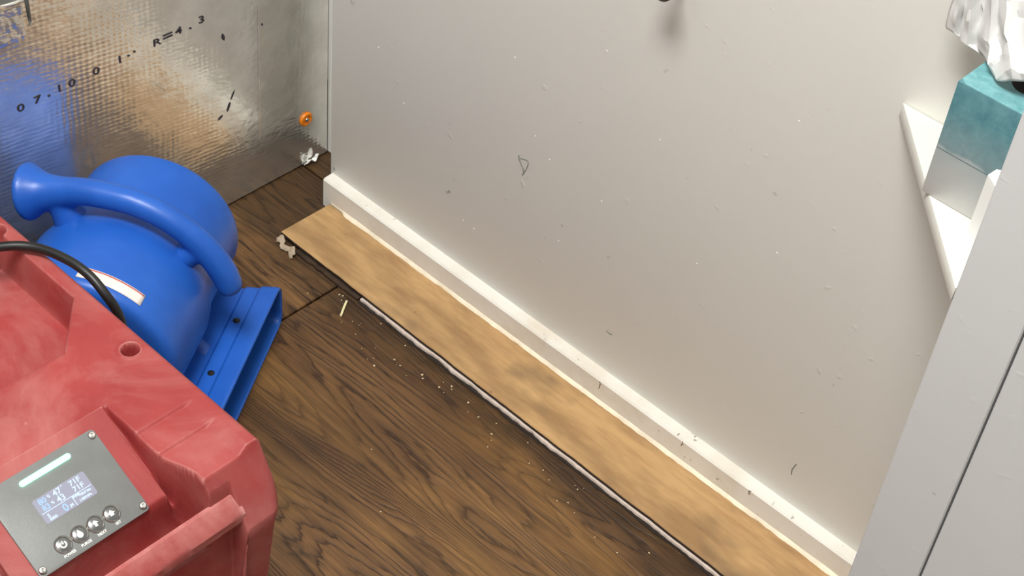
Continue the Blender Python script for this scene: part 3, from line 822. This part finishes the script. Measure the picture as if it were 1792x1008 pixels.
led = plate('light_bar', .0258, .0027, .0026, 0, .0010, PM(0, .0343), M['led'], cp); led['label'] = 'glowing mint green light bar'
sc = plate('display', .0262, .0121, .0022, 0, .0004, PM(.0003, .0044), M['screen'], cp); sc['label'] = 'pale lavender lit display with readings'
def st(s, x, y, size, mat='screen_text', xs=1., bold=.00018):
    text('display_text', s, size, PM(x, y, .0006), M[mat], cp, xs, bold)
st('80', -.0180, .0120, .0075, 'screen_blue'); st('%', -.0112, .0128, .0036); st('47', -.0030, .0122, .0080); st("'", .0030, .0135, .006); st('71F', .0150, .0121, .0068, xs=1.1)
st('83', -.0180, .0056, .0075, 'screen_blue'); st('%', -.0112, .0062, .0036); st('43', -.0030, .0056, .0080); st('71F', .0150, .0058, .0068, xs=1.1)
st('5', -.0205, -.0020, .0050); st('0000', -.0180, -.0056, .0036); st('0', -.0045, -.0036, .0100, 'screen_blue'); st('pt', .0012, -.0042, .0042)
st('PUMP', .0088, .0004, .0028); st('768.0 hm', .0170, -.0008, .0032); st('1.0201kPa', .0150, -.0050, .0030)
def rule(x0, y0, x1, y1, wd=.00035):
    o = prism('display_line', [(x0-wd, y0-wd), (x1+wd, y0-wd), (x1+wd, y1+wd), (x0-wd, y1+wd)], .0005, .0007, M['screen_text'], cp); o.data.transform(PM(0, 0))
rule(-.0245, .0020, .0250, .0020); rule(.0052, -.0070, .0052, .0020)
for nm_, x in (('POWER', -.0251), ('PURGE', -.0083), ('NEXT', .0080), ('SET', .0248)):
    bt = lathe('button', [(0, .0012), (.0055, .0010), (.0066, .0004), (.0066, 0)], M['btn'], cp, 28, PM(x, -.0297))
    lathe('button_ring', [(.0066, 0), (.0068, .0012), (.0074, .0016), (.0080, .0010), (.0081, 0)], M['steel'], bt, 32, PM(x, -.0297))
    text('button_caption', nm_, .0034, PM(x+.0006, -.0398, .0003), M['print'], cp, 1., .0001)
    if nm_ == 'POWER':
        vs, fs = [], []
        def P3(a, b): return PM(x, -.0297) @ Vector((a, b, .0013))
        tube_geo([P3(.0026*math.cos(math.radians(d)), .0026*math.sin(math.radians(d))-.0003) for d in range(125, 416, 15)], .0008, 6, True, vs, fs)
        tube_geo([P3(0, 0), P3(0, .0032)], .0007, 6, True, vs, fs)
        pyd('button_icon', vs, fs, M['icon'], bt)
    else:
        if nm_ == 'PURGE':
            pg = [(0, .0042)]+[(.0027*math.cos(math.radians(d)), .0027*math.sin(math.radians(d))-.0010) for d in range(35, -216, -18)]
        elif nm_ == 'NEXT':
            pg = [(0, .0034), (-.0030, .0004), (-.0013, .0004), (-.0013, -.0026), (.0013, -.0026), (.0013, .0004), (.0030, .0004)]
        else:
            pg = [(0, .0034), (-.0034, -.0002), (-.0018, -.0002), (-.0018, -.0022), (.0018, -.0022), (.0018, -.0002), (.0034, -.0002)]
        o = prism('button_icon', pg, .0011, .0015, M['icon'], bt); o.data.transform(PM(x, -.0297))

# ------------------------------------------------------------------ cord lying over the dehumidifier
ctl = [(-1.215, .475, .3625), (-1.180, .490, .372), (-1.150, .522, .397), (-1.1163, .5671, .4075), (-1.0938, .5905, .4085), (-1.0627, .6031, .4085), (-1.0324, .6095, .4045), (-1.0089, .6125, .391), (-.9965, .6175, .366), (-.990, .6175, .32), (-.988, .6165, .25), (-.988, .616, .15), (-.99, .622, .05), (-1.01, .636, .012), (-1.05, .66, .0055), (-1.11, .66, .0055), (-1.20, .63, .0055), (-1.30, .625, .0055), (-1.352, .70, .0055), (-1.354, .80, .0055)]
P = catmull(ctl, 7); vs, fs = tube_geo(P, .0049, 12)
pc = pyd('power_cord', vs, fs, M['black'], None, 60); setp(pc, 'thick black power cord lying over the red dehumidifier', 'cord')

# ------------------------------------------------------------------ litter on the floor
vs, fs = tube_geo([(-1.143, 1.058, .0022), (-1.136, 1.047, .0026), (-1.127, 1.033, .0018)], [.0016, .0017, .0015], 6)
setp(pyd('splinter', vs, fs, M['straw']), 'pale yellow splinter on plywood beside the laminate strip', 'splinter')
def crumbs():
    spots = [(-1.082, 1.064), (-1.031, 1.060), (-.978, 1.04), (-.973, 1.036), (-.948, 1.041), (-.938, 1.054), (-.904, 1.05), (-.878, 1.042), (-.714, 1.048), (-.708, 1.024), (-.618, 1.011), (-.592, 1.039), (-.929, .906), (-.85, .848), (-.763, 1.039), (-.847, 1.034), (-1.009, 1.03), (-1.022, 1.032), (-1.031, 1.005), (-1.16, 1.060), (-1.15, 1.055), (-1.155, 1.062), (-1.19, 1.03)]
    spots += [(-1.13+.5*rnd.random(), 1.0+.058*rnd.random()) for _ in range(26)]
    vs, fs = [], []
    for i, (x, y) in enumerate(spots):
        r = (.0011 if i < 22 else .0006)*(.8+.7*rnd.random()); b = len(vs); ang = rnd.random()*3
        for dx, dy, dz in ((1.5, 0, .5), (0, 1, .5), (-1.3, .2, .5), (.1, -1, .5), (0, 0, 1.5), (.2, .1, 0)):
            vs.append((x+r*(dx*math.cos(ang)-dy*math.sin(ang)), y+r*(dx*math.sin(ang)+dy*math.cos(ang)), .0001+r*dz))
        for k in range(4):
            fs.append((b+k, b+(k+1) % 4, b+4)); fs.append((b+(k+1) % 4, b+k, b+5))
    return pyd('floor_crumbs', vs, fs, M['crumb'])
setp(crumbs(), 'pale crumbs and sawdust scattered on the plywood', 'crumbs', None, 'stuff')

# ------------------------------------------------------------------ ceiling lamp, and a fixture made up for the added fill light
for nm_, (x, y), (sx, sy), lab in (('a', (-.56, .06), (.49, .32), 'flat rectangular ceiling lamp above the floor strip'), ('b', (.50, -.95), (.32, .32), 'square flat fixture of the added fill light behind the camera')):
    cl = empty('ceiling_or_added_fixture', (x, y, 2.745)); setp(cl, lab, 'lamp', 'ceiling lamp and added fixture')
    for lo, hi in (((-sx-.02, -sy-.02, -.03), (-sx, sy+.02, -.001)), ((sx, -sy-.02, -.03), (sx+.02, sy+.02, -.001)), ((-sx, -sy-.02, -.03), (sx, -sy, -.001)), ((-sx, sy, -.03), (sx, sy+.02, -.001))):
        box('frame', lo, hi, M['white_plastic'], cl)
    box('diffuser', (-sx, -sy, -.015), (sx, sy, -.010), M['lampdiff'], cl)
